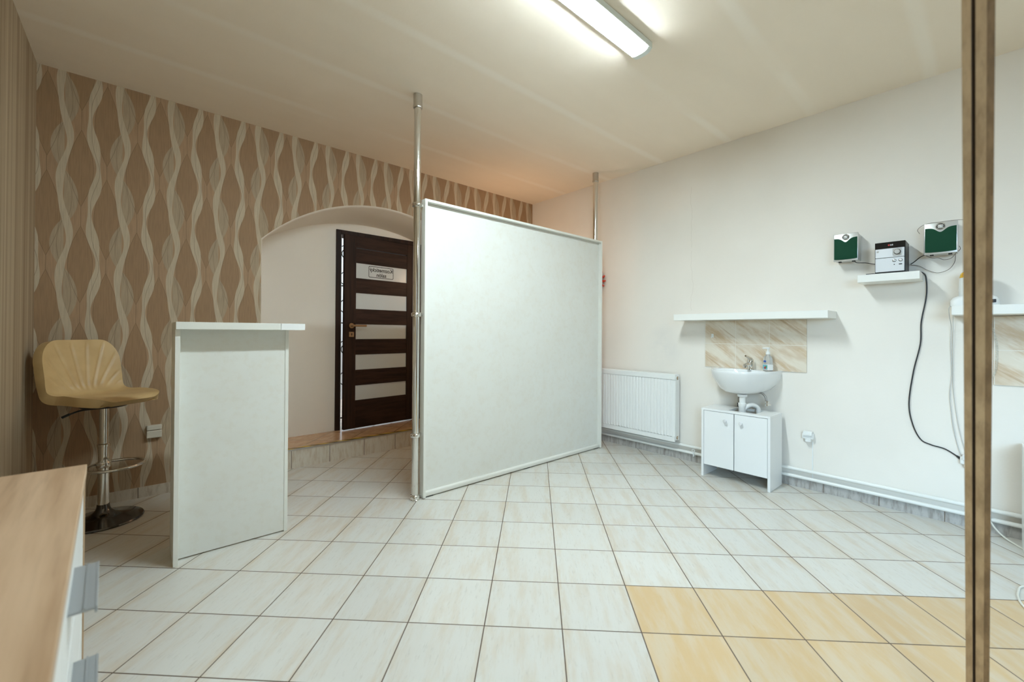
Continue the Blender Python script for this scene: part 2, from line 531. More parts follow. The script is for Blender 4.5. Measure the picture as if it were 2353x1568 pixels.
struct('wall_recess', recess(), M['niche'], smooth=True)
# back wall of the recess, with the doorway cut out
DX0, DX1, DZ0, DZ1 = 1.500, 2.365, .155, 2.105     # clear opening
b = bm_()
box(b, .5, DX0, YB, YB + .16, -.05, 2.6); box(b, DX1, 3.0, YB, YB + .16, -.05, 2.6)
box(b, DX0, DX1, YB, YB + .16, DZ1, 2.6); box(b, DX0, DX1, YB, YB + .16, -.05, DZ0)
struct('wall_recess_back', b, M['niche'])
struct('floor_hallway', box(bm_(), .4, 3.2, YB + .16, 6.2, .03, .154), M['tread'])
# skirtings
b = bm_(); box(b, XL, AX - AHW, YF - .009, YF, 0, .07); box(b, AX + AHW, XR, YF - .009, YF, 0, .07)
struct('baseboard_far', b, M['skirt_far'])
struct('baseboard_right', box(bm_(), XR - .009, XR, YK, YF - .01, 0, .067), M['skirt_right'])
# step in the recess
st = Thing('step', 'low tiled step with brown treads in front of the dark door', 'step', (AX, YF, 0), kind='structure')
st.part('riser', box(bm_(), AX - AHW + .012, AX + AHW - .012, YF - .004, YF + .05, 0, .148), M['riser'], label='beige tiled step front')
st.part('tread', box(bm_(), AX - AHW + .012, AX + AHW - .012, YF + .003, YB - .001, .0, .156), M['tread'], label='brown diagonal tiles on top of the step')
st.part('edge_strip', box(bm_(), AX - AHW + .012, AX + AHW - .012, YF - .007, YF + .004, .146, .158), M['satin_steel'], label='grey metal edge strip')
st.part('hazard_tape', box(bm_(), AX - AHW + .012, AX + AHW - .012, YF + .004, YF + .045, .156, .1575), M['hazard'], label='yellow and black warning tape')

# ------------------------------------------------------------------ the door
dr = Thing('door_1', 'dark brown door with five satin glass panes, standing slightly ajar', 'door', (2.33, YB, .157), kind='structure')
b = bm_()
box(b, 1.443, 1.493, YB - .012, YB + .17, .157, 2.145, .003, 1)
box(b, 2.352, 2.422, YB - .012, YB + .17, .157, 2.145, .003, 1)
box(b, 1.493, 2.352, YB - .012, YB + .17, 2.100, 2.145, .003, 1)
dr.part('door_frame', b, M['dw_v'])
LW, LZ0, LZ1, LT = .828, .166, 2.096, .04
# the leaf is a mesh of stiles and rails; its own axes: x towards the latch, y towards the room (negative), z up
ang = PI + math.radians(4.6)
def leafpt(u, d, z):
    """u from the hinge, d out of the leaf towards the room, z height -> world."""
    a = math.radians(4.6)
    return (2.33 - math.cos(a) * u + math.sin(a) * d, 4.27 - math.sin(a) * u - math.cos(a) * d, z)
def leafbox(b, u0, u1, d0, d1, z0, z1, bev=.0015):
    t = bmesh.new(); box(t, u0, u1, d0, d1, z0, z1, bev, 1) if bev else box(t, u0, u1, d0, d1, z0, z1)
    remap(t, leafpt); merge(b, t); return b
PU0, PU1 = .128, .711
PZ = [(1.673, 1.826), (1.363, 1.524), (1.059, 1.210), (.750, .903), (.445, .594)]
b = bm_()
leafbox(b, 0, PU0, -LT, 0, LZ0, LZ1); leafbox(b, PU1, LW, -LT, 0, LZ0, LZ1)
leaf = dr.part('door_leaf', b, M['dw_v'])
b = bm_()
zs = [LZ1, 1.979]; leafbox(b, PU0, PU1, -LT, -.0005, 1.979, LZ1)
edges = [1.972] + [q for p in PZ for q in (p[1], p[0])] + [LZ0]
for i in range(0, len(edges), 2): leafbox(b, PU0, PU1, -LT, -.003, edges[i + 1], edges[i])
dr.part('rails', b, M['dw_h'], leaf)
for z0, z1 in PZ:
    dr.part('glass_pane', leafbox(bm_(), PU0, PU1, -.024, -.012, z0, z1, 0), M['pane'], leaf, label='frosted glass pane')
# mirrored lettering seen from the inside of the pane
b = bm_()
def mirrored(t, u, z, d=-.0112):
    return remap(t, lambda a, c, e: leafpt(u + a, d, z + c))
tb = text_bm('Kozmetický',   .055, .0010, 1.0); mirrored(tb, .430, 1.775); merge(b, tb)
tb = text_bm('salón',   .055, .0010, 1.0); mirrored(tb, .430, 1.724); merge(b, tb)
def rrect(u0, u1, z0, z1, r, n=6):
    out = []
    for cx, cz, a0 in ((u1 - r, z1 - r, 0), (u0 + r, z1 - r, 90), (u0 + r, z0 + r, 180), (u1 - r, z0 + r, 270)):
        for k in range(n + 1):
            a = math.radians(a0 + 90 * k / n); out.append((cx + r * math.cos(a), cz + r * math.sin(a)))
    return out
o1 = rrect(.290, .573, 1.694, 1.812, .014); o2 = rrect(.2955, .5675, 1.6995, 1.8065, .010)
A = [b.verts.new(leafpt(u, -.0112, z)) for u, z in o1]; B = [b.verts.new(leafpt(u, -.0112, z)) for u, z in o2]
for k in range(len(A)): b.faces.new((A[k], A[(k + 1) % len(A)], B[(k + 1) % len(A)], B[k]))
dr.part('lettering', b, M['ink'], leaf, label='dark mirrored lettering in a rounded frame')
b = bm_()
cyl(b, leafpt(.758, 0, 1.193), leafpt(.758, .010, 1.193), .026, 24)
cyl(b, leafpt(.758, .008, 1.193), leafpt(.758, .055, 1.193), .010, 16)
leafbox(b, .622, .766, .045, .060, 1.183, 1.204, .004)
dr.part('door_handle', b, M['brass'], leaf, True, label='bronze lever handle')
b = bm_(); leafbox(b, .732, .784, 0, .009, 1.080, 1.132, .003)
dr.part('keyhole_plate', b, M['brass'], leaf)
b = bm_(); cyl(b, leafpt(.756, .008, 1.110), leafpt(.756, .0098, 1.110), .007, 12); leafbox(b, .753, .759, .008, .0098, 1.093, 1.110, 0)
dr.part('keyhole', b, M['ink'], leaf)
# wrought iron gate seen through the gap
gt = Thing('iron_gate', 'wrought iron scroll gate glimpsed through the gap of the door', 'gate', (1.93, 4.62, .155))
b = bm_()
for x in (1.36, 1.57, 1.78, 1.99, 2.20, 2.41): cyl(b, (x, 4.62, .155), (x, 4.62, 2.3), .006, 8)
for z in (.2, 1.22, 1.62, 2.25): box(b, 1.36, 2.41, 4.613, 4.627, z, z + .012)
gt.part('bars', b, M['iron'])
for x0 in (1.36, 1.57, 1.78, 1.99, 2.20):
    for z0, sg in ((1.70, 1), (1.98, -1), (1.40, 1), (.95, -1), (.62, 1)):
        pts = []
        for k in range(40):
            t = k / 39 * 3.4 * PI; r = .095 * (1 - k / 52)
            pts.append((x0 + .105 + sg * r * math.cos(t), 4.62, z0 + r * math.sin(t)))
        gt.part('scroll', tube(bm_(), pts, .005, 6), M['iron'], smooth=True)

# ------------------------------------------------------------------ ceiling lamps
def lamp(x1, y, name, label, L=1.30, glow='tube'):
    x0 = x1 - L
    t = Thing(name, label, 'lamp', ((x0 + x1) / 2, y, ZC))
    t.part('housing', box(bm_(), x0, x1, y - .060, y + .060, ZC - .036, ZC - .0005, .004, 2), M['endcap'])
    def prof(w, z0, h, n=14):
        return [(-w + 2 * w * i / n, z0 - h * (1 - abs(-1 + 2 * i / n) ** 2.6) ** .5) for i in range(n + 1)]
    pr = [(a, c) for a, c in prof(.054, ZC - .034, .0185)]
    t.part('diffuser', prism(bm_(), pr, lambda a, c, h: (x0 + .035 + h, y + a, c), L - .07), M[glow], smooth=True, label='lit white diffuser')
    pr = [(a, c) for a, c in prof(.057, ZC - .033, .0225)]
    for q in (x0 + .004, x1 - .036):
        t.part('end_cap', prism(bm_(), pr, lambda a, c, h: (q + h, y + a, c), .032), M['endcap'], smooth=True)
lamp(2.113, 1.300, 'ceiling_lamp', 'lit fluorescent ceiling lamp above the middle of the room')
lamp(2.90, -2.65, 'ceiling_lamp', 'second lit fluorescent ceiling lamp, behind the viewer', glow='tube_dim')

# ------------------------------------------------------------------ partition screen with its two poles
PX0, PX1, PYF, PYB, PZ1 = 1.447, 3.425, 2.545, 2.600, 2.045
pt = Thing('partition_screen', 'tall white mottled partition board with a raised edge frame beside the chrome pole', 'partition', ((PX0 + PX1) / 2, PYB, 0))
pt.part('panel', box(bm_(), PX0 + .02, PX1 - .02, PYB - .020, PYB - .002, .035, PZ1 - .02), M['board'])
pt.part('end_board', box(bm_(), PX0, PX0 + .020, PYF, PYB, .006, PZ1, .0015, 1), M['board_edge'])
pt.part('end_board', box(bm_(), PX1 - .020, PX1, PYF, PYB, .006, PZ1, .0015, 1), M['board_edge'])
pt.part('top_rail', box(bm_(), PX0 + .020, PX1 - .020, PYF, PYB, PZ1 - .018, PZ1, .0015, 1), M['board_edge'])
pt.part('bottom_rail', box(bm_(), PX0 + .020, PX1 - .020, PYF + .012, PYB, .006, .040, .008, 3), M['board_edge'], smooth=True)
for x in (PX0 + .06, (PX0 + PX1) / 2, PX1 - .06):
    pt.part('foot', box(bm_(), x - .03, x + .03, PYF + .02, PYB - .005, 0, .006), M['black'])
def pole(x, y, rings, name, label, r=.0235):
    t = Thing(name, label, 'pole', (x, y, 0))
    b = bm_(); cyl(b, (x, y, .004), (x, y, ZC - .02), r, 32)
    t.part('tube', b, M['chrome'], smooth=True)
    b = bm_(); lathe(b, [(.0305, ZC - .092), (.0315, ZC - .088), (.0315, ZC - .078), (.0295, ZC - .074), (.0295, ZC - .001)], (x, y, 0))
    t.part('ceiling_cup', b, M['satin_steel'], smooth=True)
    for z in rings:
        b = bm_()
        lathe(b, [(r, z - .017), (r + .0085, z - .013), (r + .010, z - .004), (r + .010, z + .006), (r + .006, z + .012), (r, z + .014)], (x, y, 0))
        lathe(b, [(.001, z - .012), (.008, z - .009), (.012, z), (.008, z + .009), (.001, z + .012)], (x - .018, y - .031, 0), 16)
        c = t.part('collar', b, M['chrome'], smooth=True)
        b = bm_(); box(b, x + r * .6, PX0 if x < 2 else x + r, y - .008, y + .008, z - .009, z + .009, .002, 1)
        if x < 2: t.part('bracket', b, M['satin_steel'], c)
        else: b.free()
    b = bm_(); lathe(b, [(.034, 0), (.034, .006), (.028, .012), (r, .016)], (x, y, 0))
    t.part('base_flange', b, M['chrome'], smooth=True)
pole(1.404, 2.580, [.010 + .012, .437, 1.254, 1.999], 'chrome_pole', 'floor to ceiling chrome pole at the near end of the white partition')
pole(3.432, 2.640, [.437, 1.254, 2.01], 'chrome_pole', 'chrome pole rising behind the far end of the white partition, by the right wall')

# ------------------------------------------------------------------ reception counter
ct = Thing('reception_counter', 'narrow white bar-height counter with a recessed front, beside the cream stool', 'counter', (.38, 2.72, 0))
ct.part('side_panel', box(bm_(), .127, .147, 2.590, 2.860, 0, 1.141, .001, 1), M['board_edge'])
ct.part('front_panel', box(bm_(), .147, .620, 2.655, 2.673, .007, 1.141), M['board'])
ct.part('side_panel', box(bm_(), .620, .638, 2.652, 2.860, 0, 1.141, .001, 1), M['board_edge'])
ct.part('inner_shelf', box(bm_(), .147, .620, 2.673, 2.850, .62, .638), M['board_edge'])
ct.part('counter_top', box(bm_(), .128, .5765, 2.562, 2.880, 1.141, 1.177, .0012, 1), M['board_edge'])
ct.part('top_extension', box(bm_(), .5775, .699, 2.562, 2.880, 1.141, 1.177, .0012, 1), M['cabinet'])

# ------------------------------------------------------------------ bar stool
sx, sy = -.155, 3.50
al = math.radians(-52)
stool = Thing('bar_stool', 'cream leather bar stool with pleated back on a chrome pedestal, behind the white counter', 'stool', (sx, sy, 0), al)
# local axes: +x the way the sitter faces, +y to the sitter's left
prof = [(.222, .728), (.205, .748), (.16, .757), (.08, .755), (.0, .750), (-.07, .748), (-.115, .760), (-.142, .800), (-.158, .86), (-.170, .92), (-.182, .98), (-.192, 1.03), (-.200, 1.075)]
pp = smooth_path([(a, 0, z) for a, z in prof], 10)
acc = [0.0]
for p, q in zip(pp, pp[1:]): acc.append(acc[-1] + (q - p).length)
NP = len(pp); NT = 81
SEAT = .43                                         # share of the profile that is seat
def half_width(s):
    # 0 at the seat's front lip, 1 at the top of the back
    if s < .24: return .205 - .110 * (1 - math.sqrt(max(0, 1 - (1 - s / .24) ** 2)))
    if s < SEAT: return .205 - .012 * math.sin((s - .24) / (SEAT - .24) * PI / 2)
    if s < .52: return .193 + .004 * (s - SEAT) / .09
    if s < .80: return .197
    return .197 - .090 * (1 - math.sqrt(max(0, 1 - ((s - .80) / .20) ** 2)))
b = bm_(); grid = []
for i, p in enumerate(pp):
    s_ = acc[i] / acc[-1]; row = []
    for j in range(NT):
        t = -1 + 2 * j / (NT - 1)
        yy = half_width(s_) * t
        backness = min(1, max(0, (p.z - .765) / .12)) if p.x < -.1 else 0
        seatness = min(1, max(0, (s_ - .10) / .25)) * (1 - backness)
        ty_ = min(1, abs(yy) / .200)
        q = Vector((p.x + .028 * ty_ ** 2.6 * backness * (1.6 - .8 * backness), yy, p.z + .020 * ty_ ** 3 * seatness))
        if p.z > .77 and p.x < -.10:               # stitched pleats fanning out from the bottom of the back
            an = math.atan2(yy, p.z - .655); k = an / .20 + .5
            dist = abs(k - round(k)) * .20 * math.hypot(yy, p.z - .655)
            dep = min(1, max(0, (.97 - abs(t)) / .12)) * math.exp(-(dist / .0065) ** 2) * min(1, (p.z - .77) / .03) * min(1, max(0, (1.062 - p.z) / .03))
            puff = math.cos((k - round(k)) * PI) * 0
            q = q - Vector((1, 0, .1)) * (.0050 * dep)
        row.append(b.verts.new(q))
    grid.append(row)
for i in range(NP - 1):
    for j in range(NT - 1): b.faces.new((grid[i][j], grid[i][j + 1], grid[i + 1][j + 1], grid[i + 1][j]))
bmesh.ops.recalc_face_normals(b, faces=list(b.faces))
f0 = min(b.faces, key=lambda f: (f.calc_center_median() - Vector((.1, 0, .76))).length)
f0.normal_update()
if f0.normal.z < 0: bmesh.ops.reverse_faces(b, faces=list(b.faces))
me = bpy.data.meshes.new('seat_shell'); b.to_mesh(me); b.free(); me.materials.append(M['leather'])
me.polygons.foreach_set('use_smooth', [True] * len(me.polygons))
so = bpy.data.objects.new('seat_shell', me); C.objects.link(so); so.parent = stool.o
md = so.modifiers.new('thickness', 'SOLIDIFY'); md.thickness = .050; md.offset = -1; md.use_even_offset = False
md = so.modifiers.new('round', 'BEVEL'); md.width = .014; md.segments = 4; md.limit_method = 'ANGLE'; md.angle_limit = math.radians(55)
b = bm_(); lathe(b, [(.05, .672), (.10, .678), (.115, .692), (.11, .705)], n=32)
stool.part('seat_plate', b, M['black'], smooth=True, world=False)
b = bm_(); lathe(b, [(.184, .001), (.187, .006), (.182, .013), (.146, .020), (.095, .030), (.055, .046), (.036, .066), (.030, .084), (.028, .10)], n=64)
stool.part('base_disc', b, M['chrome_shade'], smooth=True, world=False)
b = bm_(); lathe(b, [(.026, .09), (.026, .44), (.030, .442), (.030, .456), (.022, .46), (.022, .67)], n=32)
stool.part('gas_column', b, M['chrome'], smooth=True, world=False)
b = bm_(); pts = []
for k in range(48):
    t = 2 * PI * k / 48
    pts.append((.085 + .125 * math.cos(t), .135 * math.sin(t), .335))
tube(b, pts, .0085, 10, closed=True)
lathe(b, [(.031, .318), (.034, .322), (.034, .348), (.031, .352)], n=24)
stool.part('footrest', b, M['chrome'], smooth=True, world=False)
b = bm_(); tube(b, smooth_path([(.02, -.05, .676), (-.02, -.10, .672), (-.05, -.14, .655)], 6), .005, 8)
tube(b, [(-.048, -.138, .656), (-.07, -.16, .640)], .007, 8)
stool.part('lever', b, M['black'], smooth=True, world=False)

# wall socket behind the stool
t = Thing('wall_socket', 'small ivory double socket low on the patterned wallpaper behind the counter', 'socket', (.08, YF, .40))
t.part('cover', box(bm_(), .040, .120, YF - .038, YF, .400, .450, .005, 2), M['plastic2'])
t.part('flap', box(bm_(), .040, .120, YF - .034, YF, .453, .486, .005, 2), M['plastic2'])

# ------------------------------------------------------------------ drawer unit in the near left corner
du = Thing('drawer_unit', 'low white drawer unit with a light oak top close to the viewer', 'drawer unit', (-.117, 1.761, 0), math.radians(2.2))
# local: x<0 into the unit, y<0 towards the viewer
UW, UL = -.345, -1.52
du.part('top', box(bm_(), UW, .004, UL, .003, .715, .740, .0015, 1), M['oak'], world=False, label='light oak top')
du.part('side_panel', box(bm_(), UW, .001, -.018, .001, .0, .715), M['oak_v'], world=False, label='oak end panel')
du.part('side_panel', box(bm_(), UW, -.020, UL, UL + .018, .0, .715), M['cabinet'], world=False)
du.part('back_panel', box(bm_(), UW, UW + .01, UL + .018, -.018, .05, .715), M['cabinet'], world=False)
du.part('plinth', box(bm_(), UW + .02, -.04, UL + .018, -.018, 0, .07), M['cabinet'], world=False)
for (z0, z1, hz) in ((.512, .700, .620), (.302, .508, .416), (.080, .298, .212)):
    for (y0, y1, hy) in ((-.775, -.022, -.555), (UL + .02, -.779, -1.15)):
        d = du.part('drawer', box(bm_(), UW + .03, -.002, y0, y1, z0, z1, .0015, 1), M['cabinet'], world=False)
        b = bm_()
        box(b, -.003, .036, hy - .105, hy + .105, hz - .003, hz + .001)
        box(b, .033, .037, hy - .105, hy + .105, hz - .010, hz + .003, .001, 1)
        box(b, .018, .021, hy - .105, hy + .105, hz, hz + .004)
        h = obj('drawer_pull', b, M['alu'], d); h['label'] = 'aluminium ledge pull'

# ------------------------------------------------------------------ leaning wood-grain upright close to the viewer
pk = Thing('wooden_upright', 'tall profiled wood-grain upright leaning close in front of the white wall shelves', 'post', (1.70, .02, 0))
def upright(y0, y1, x_off, thick):
    # in X it leans towards the viewer as it rises; offsets are across its face
    def ctr(z): return 1.151 - .2327 * z
    b = bm_(); n = 24; rr = []
    for i in range(n + 1):
        z = ZC * i / n
        d = ctr(z); xx = 1.487 * d + x_off; yo = .0203 * d
        q = [(xx, yo + y0, z), (xx, yo + y1, z), (xx + thick, yo + y1, z), (xx + thick, yo + y0, z)]
        rr.append([b.verts.new(p) for p in q])
    for A, B in zip(rr, rr[1:]):
        for k in range(4): b.faces.new((A[k], A[(k + 1) % 4], B[(k + 1) % 4], B[k]))
    b.faces.new(rr[0][::-1]); b.faces.new(rr[-1])
    return b
pk.part('front_moulding', upright(.0085, .0205, .0, .030), M['plank_light'], label='pale moulding strip')
pk.part('groove', upright(.0030, .0086, .010, .020), M['groove'], label='dark groove')
pk.part('core', upright(-.0105, .0032, .002, .030), M['plank_light'])
pk.part('back_board', upright(-.0205, -.0105, .006, .024), M['plank'], label='darker backing board')

# ------------------------------------------------------------------ vanity cabinet under the basin
def vanity(y0, y1, label):
    t = Thing('vanity_cabinet', label, 'cabinet', (3.52, (y0 + y1) / 2, 0), group='white two-door vanity cabinets along the right wall')
    x0, x1 = 3.39, 3.645; ym = (y0 + y1) / 2
    t.part('side_panel', box(bm_(), x0, x1, y1 - .018, y1, 0, .527, .001, 1), M['cabinet'])
    t.part('side_panel', box(bm_(), x0, x1, y0, y0 + .018, 0, .527, .001, 1), M['cabinet'])
    b = bm_()   # top with a notch for the waste pipe
    nx, ny0, ny1 = 3.612, ym - .140, ym + .055
    box(b, x0 - .002, 3.43, y0, y1, .527, .543); box(b, 3.43, nx, y0, ny0, .527, .543); box(b, 3.43, nx, ny1, y1, .527, .543)
    box(b, nx, x1, y0, y1, .527, .543)
    t.part('top', b, M['cabinet'])
    t.part('bottom_shelf', box(bm_(), x0 + .02, x1, y0 + .018, y1 - .018, .095, .111), M['cabinet'])
    for k, (a, c, ky) in enumerate(((ym + .003, y1 - .020, ym + .058), (y0 + .020, ym - .003, ym - .055))):
        d = t.part('door', box(bm_(), x0 + .001, x0 + .019, a, c, .095, .524, .001, 1), M['cabinet'])
        b = bm_(); lathe(b, [(.006, -.002), (.006, .010), (.013, .016), (.014, .022), (.010, .026)], (x0 + .001, ky, .462), 20, 'x')
        t.part('knob', b, M['silverflat'], d, True)
    return t
v1 = vanity(1.045, 1.541, 'white two-door cabinet under the wash basin')
copy_tree(v1.o, (3.52, -.362, 0), 'white cabinet at the right edge, beyond the wooden upright', 'white two-door vanity cabinets along the right wall')

# ------------------------------------------------------------------ wash basin
BY, BC = 1.272, 1.300          # waste and tap axis, middle of the bowl
bs = Thing('wash_basin', 'white ceramic half-round wash basin on the right wall', 'basin', (XR, BY, .69))
def basin():
    b = bm_(); N = 64
    def ring(hw, dp, z, x_back, flat=2.3):
        out = []
        for k in range(N):
            t = PI * k / (N - 1)             # from -Y side round the front to +Y side
            cy, cx = -math.cos(t), math.sin(t)
            yy = hw * (1 if cy >= 0 else -1) * abs(cy) ** (2 / flat); xx = dp * abs(cx) ** (2 / flat)
            out.append(b.verts.new((x_back - xx, BC + yy, z)))
        return out
    outer = [ring(.075, .13, .674, 3.585), ring(.130, .205, .683, 3.63), ring(.172, .262, .706, 3.66), ring(.205, .312, .745, XR), ring(.230, .345, .790, XR),
             ring(.238, .358, .832, XR), ring(.240, .362, .849, XR), ring(.237, .358, .855, XR), ring(.224, .342, .854, XR)]
    for A, B in zip(outer, outer[1:]):
        for k in range(N - 1): b.faces.new((A[k], A[k + 1], B[k + 1], B[k]))
        b.faces.new((A[-1], A[0], B[0], B[-1]))
    b.faces.new(outer[0])
    # deck behind and the bowl
    bowl = []
    for (hw, dp, z, cx) in ((.190, .125, .854, 3.480), (.182, .118, .842, 3.480), (.145, .095, .775, 3.485), (.08, .06, .735, 3.49), (.02, .02, .725, 3.49)):
        r = []
        for k in range(N):
            t = 2 * PI * k / N
            r.append(b.verts.new((cx - dp * math.sin(t), BC - hw * math.cos(t), z)))
        bowl.append(r)
    for A, B in zip(bowl, bowl[1:]):
        for k in range(N): b.faces.new((A[k], A[(k + 1) % N], B[(k + 1) % N], B[k]))
    b.faces.new(bowl[-1])
    # top surface between the rim and the bowl edge
    rim = outer[-1]
    es = []
    def edge(u, v):
        e = b.edges.get((u, v)) or b.edges.new((u, v)); es.append(e)
    for k in range(N - 1): edge(rim[k], rim[k + 1])
    edge(rim[-1], rim[0])
    for k in range(N): edge(bowl[0][k], bowl[0][(k + 1) % N])
    bmesh.ops.triangle_fill(b, use_beauty=True, use_dissolve=False, edges=es)
    return b
bs.part('bowl', basin(), M['ceramic'], smooth=True, sharp=50)
b = bm_(); lathe(b, [(.030, .672), (.034, .668), (.034, .655), (.026, .650), (.021, .648), (.021, .605), (.029, .603), (.029, .580), (.026, .576), (.026, .50), (.024, .40)], (3.485, BY - .004, 0), 28)
bs.part('waste_trap', b, M['plastic'], smooth=True)
b = bm_(); tube(b, smooth_path([(3.487, BY - .01, .545), (3.50, BY - .028, .575), (3.53, BY - .055, .590), (3.56, BY - .078, .576), (3.575, BY - .088, .545), (3.58, BY - .09, .47)], 8), .017, 14)
bs.part('outlet_pipe', b, M['plastic'], smooth=True)
def hose(name, pts):
    P = smooth_path(pts, 10); b = bm_()
    tube(b, P, [.0068 + .0007 * (i % 2) for i in range(len(P))], 10)
    bs.part(name, b, M['hoses'], smooth=True, sharp=80)
    return P
hose('supply_hose', [(3.56, BY + .035, .68), (3.56, BY + .04, .66), (3.555, BY + .052, .63), (3.555, BY + .050, .585)])
b = bm_(); cyl(b, (3.555, BY + .050, .592), (3.555, BY + .050, .562), .010, 12); bs.part('hose_nut', b, M['black'], smooth=True)
hose('supply_hose', [(3.57, BY - .02, .685), (3.565, BY - .07, .687), (3.56, BY - .115, .684), (3.56, BY - .140, .660), (3.56, BY - .148, .622)])
b = bm_(); lathe(b, [(.009, .588), (.014, .592), (.014, .606), (.010, .610), (.010, .616), (.015, .618), (.015, .628), (.008, .632)], (3.56, BY - .150, 0), 8)
cyl(b, (3.56, BY - .150, .602), (3.585, BY - .165, .600), .008, 10); bs.part('hose_nut', b, M['chrome'], smooth=True)
# mixer tap
tp = Thing('mixer_tap', 'chrome single-lever mixer tap at the back of the wash basin', 'tap', (3.622, BY - .012, .855))
tx, ty = 3.622, BY - .012
b = bm_(); lathe(b, [(.026, .854), (.026, .862), (.023, .866), (.022, .905), (.024, .915), (.022, .935), (.014, .943)], (tx, ty, 0), 28)
tp.part('body', b, M['chrome'], smooth=True)
b = bm_(); tube(b, smooth_path([(tx, ty, .895), (tx - .05, ty, .897), (tx - .105, ty, .893), (tx - .118, ty, .884)], 6), [.015] * 12 + [.0135] * 7, 16)
cyl(b, (tx - .115, ty, .892), (tx - .115, ty, .874), .012, 16)
tp.part('spout', b, M['chrome'], smooth=True)
b = bm_(); tube(b, [(tx + .010, ty, .938), (tx - .03, ty, .949), (tx - .075, ty, .961), (tx - .10, ty, .966)], [.014, .012, .008, .006], 14)
tp.part('lever', b, M['chrome'], smooth=True)
# soap bottle, square-bodied and turned a quarter
sp = Thing('soap_bottle', 'clear pump soap bottle with blue and fruit labels on the basin edge', 'bottle', (3.60, 1.128, .855), math.radians(-38))
def rbox(b, w, d, z0, z1, r=.006, n=4):
    pl = rrect(-w, w, -d, d, r, n)
    return prism(b, pl, lambda a, c, h: (a, c, z0 + h), z1 - z0)
b = bm_(); rings = []
for w, d, z in ((.030, .020, 0), (.031, .021, .004), (.031, .021, .085), (.026, .018, .105), (.014, .013, .118), (.013, .012, .128)):
    pl = rrect(-d, d, -w, w, min(.008, d * .8), 4); rings.append([b.verts.new((a, c, z)) for a, c in pl])
for A, B in zip(rings, rings[1:]):
    for k in range(len(A)): b.faces.new((A[k], A[(k + 1) % len(A)], B[(k + 1) % len(A)], B[k]))
b.faces.new(rings[0][::-1]); b.faces.new(rings[-1])
body = sp.part('bottle_body', b, M['clear'], smooth=True, world=False)
b = bm_(); lathe(b, [(.013, .126), (.015, .128), (.015, .146), (.006, .148), (.005, .165), (.012, .167), (.012, .178), (.004, .180)], n=20)
box(b, -.042, .0, -.006, .006, .168, .177, .002, 1)
sp.part('pump', b, M['plastic'], smooth=True, world=False)
b = bm_(); rbox(b, .0222, .0322, .008, .050, .007); lab = sp.part('label_sleeve', b, M['plastic'], world=False)
sp.part('picture', box(bm_(), -.0228, -.0221, -.026, .026, .012, .046), M['teal'], lab, world=False)
b = bm_(); lathe(b, [(.001, .0005), (.010, .0005), (.010, .0012), (.001, .0012)], (-.0224, .0, .024), 16, 'x'); sp.part('picture_fruit', b, M['redspot'], lab, world=False)
b = bm_(); lathe(b, [(.001, .0005), (.008, .0005), (.008, .0011), (.001, .0011)], (-.0224, -.013, .031), 12, 'x'); sp.part('picture_leaf', b, M['greenspot'], lab, world=False)
b = bm_(); prism(b, rrect(-.015, .015, .066, .080, .006, 4), lambda a, c, h: (-.0214 - h, a + .004, c), .001)
sp.part('logo_label', b, M['bluelabel'], world=False)

# tile backsplashes
def splash(y0, label):
    b = bm_(); box(b, -.009, 0, 0, .747, 0, .395, .0015, 1)
    o = obj('tile_backsplash', b, M['backsplash'], None, loc=(XR, y0, .852))
    return tag(o, label, 'tiles', 'veined beige tile backsplashes on the right wall')
splash(.898, 'beige veined tile backsplash above the wash basin')
splash(-.758, 'beige veined tile backsplash at the right edge, under the shelf with the yellow-lidded appliance')
b = bm_(); hy, hz = 1.580, 1.12
box(b, XR - .013, XR - .009, hy - .010, hy + .010, hz - .016, hz + .016, .002, 1)
tube(b, smooth_path([(XR - .013, hy, hz + .004), (XR - .026, hy, hz - .006), (XR - .030, hy, hz - .018), (XR - .038, hy, hz - .010)], 5), .003, 8)
single('wall_hook', 'tiny white stick-on hook on the upper left basin tile', 'hook', b, M['plastic'], (XR - .009, hy, hz))

# wall shelves
def shelf(y0, y1, x0, z0, z1, label):
    b = bm_(); box(b, x0, XR, y0, y1, z0, z1, .0015, 1)
    return single('wall_shelf', label, 'shelf', b, M['shelfwhite'], (XR, (y0 + y1) / 2, z0), group='white floating wall shelves')
shelf(.723, 1.815, 3.455, 1.248, 1.300, 'long white floating shelf above the wash basin')
shelf(.281, .574, 3.49, 1.474, 1.522, 'short white floating shelf carrying the mini stereo')
shelf(-.95, .148, 3.455, 1.252, 1.303, 'white floating shelf under the yellow-lidded appliance, cut by the right edge')

# ------------------------------------------------------------------ mini stereo and its speakers
b = bm_(); box(b, 3.497, 3.672, .338, .532, 1.522, 1.527, .001, 1)
single('black_tray', 'thin black mat under the mini stereo', 'mat', b, M['black'], (3.58, .435, 1.522))
se = Thing('mini_stereo', 'black and silver mini stereo on the short wall shelf', 'stereo', (3.59, .417, 1.527))
b = bm_(); box(b, 3.506, 3.672, .345, .489, 1.527, 1.717, .003, 2)
se.part('case', b, M['black'])
se.part('display', box(bm_(), 3.500, 3.507, .346, .488, 1.678, 1.7165, .001, 1), M['blackgloss'], label='glossy black display band')
se.part('upper_panel', box(bm_(), 3.499, 3.507, .350, .486, 1.620, 1.676, .002, 2), M['silverflat'], label='silver disc tray panel')
low = se.part('front_panel', box(bm_(), 3.499, 3.507, .350, .486, 1.531, 1.6175, .002, 2), M['silverflat'], label='silver front panel')
b = bm_(); box(b, 3.497, 3.4995, .3605, .4035, 1.627, 1.671, .004, 2); kp = se.part('dial_plate', b, M['silver'])
b = bm_(); lathe(b, [(.0165, 0), (.0165, .002), (.0155, .003)], (3.498, .382, 1.650), 32, 'x'); se.part('dial_ring', b, M['black'], kp, True)
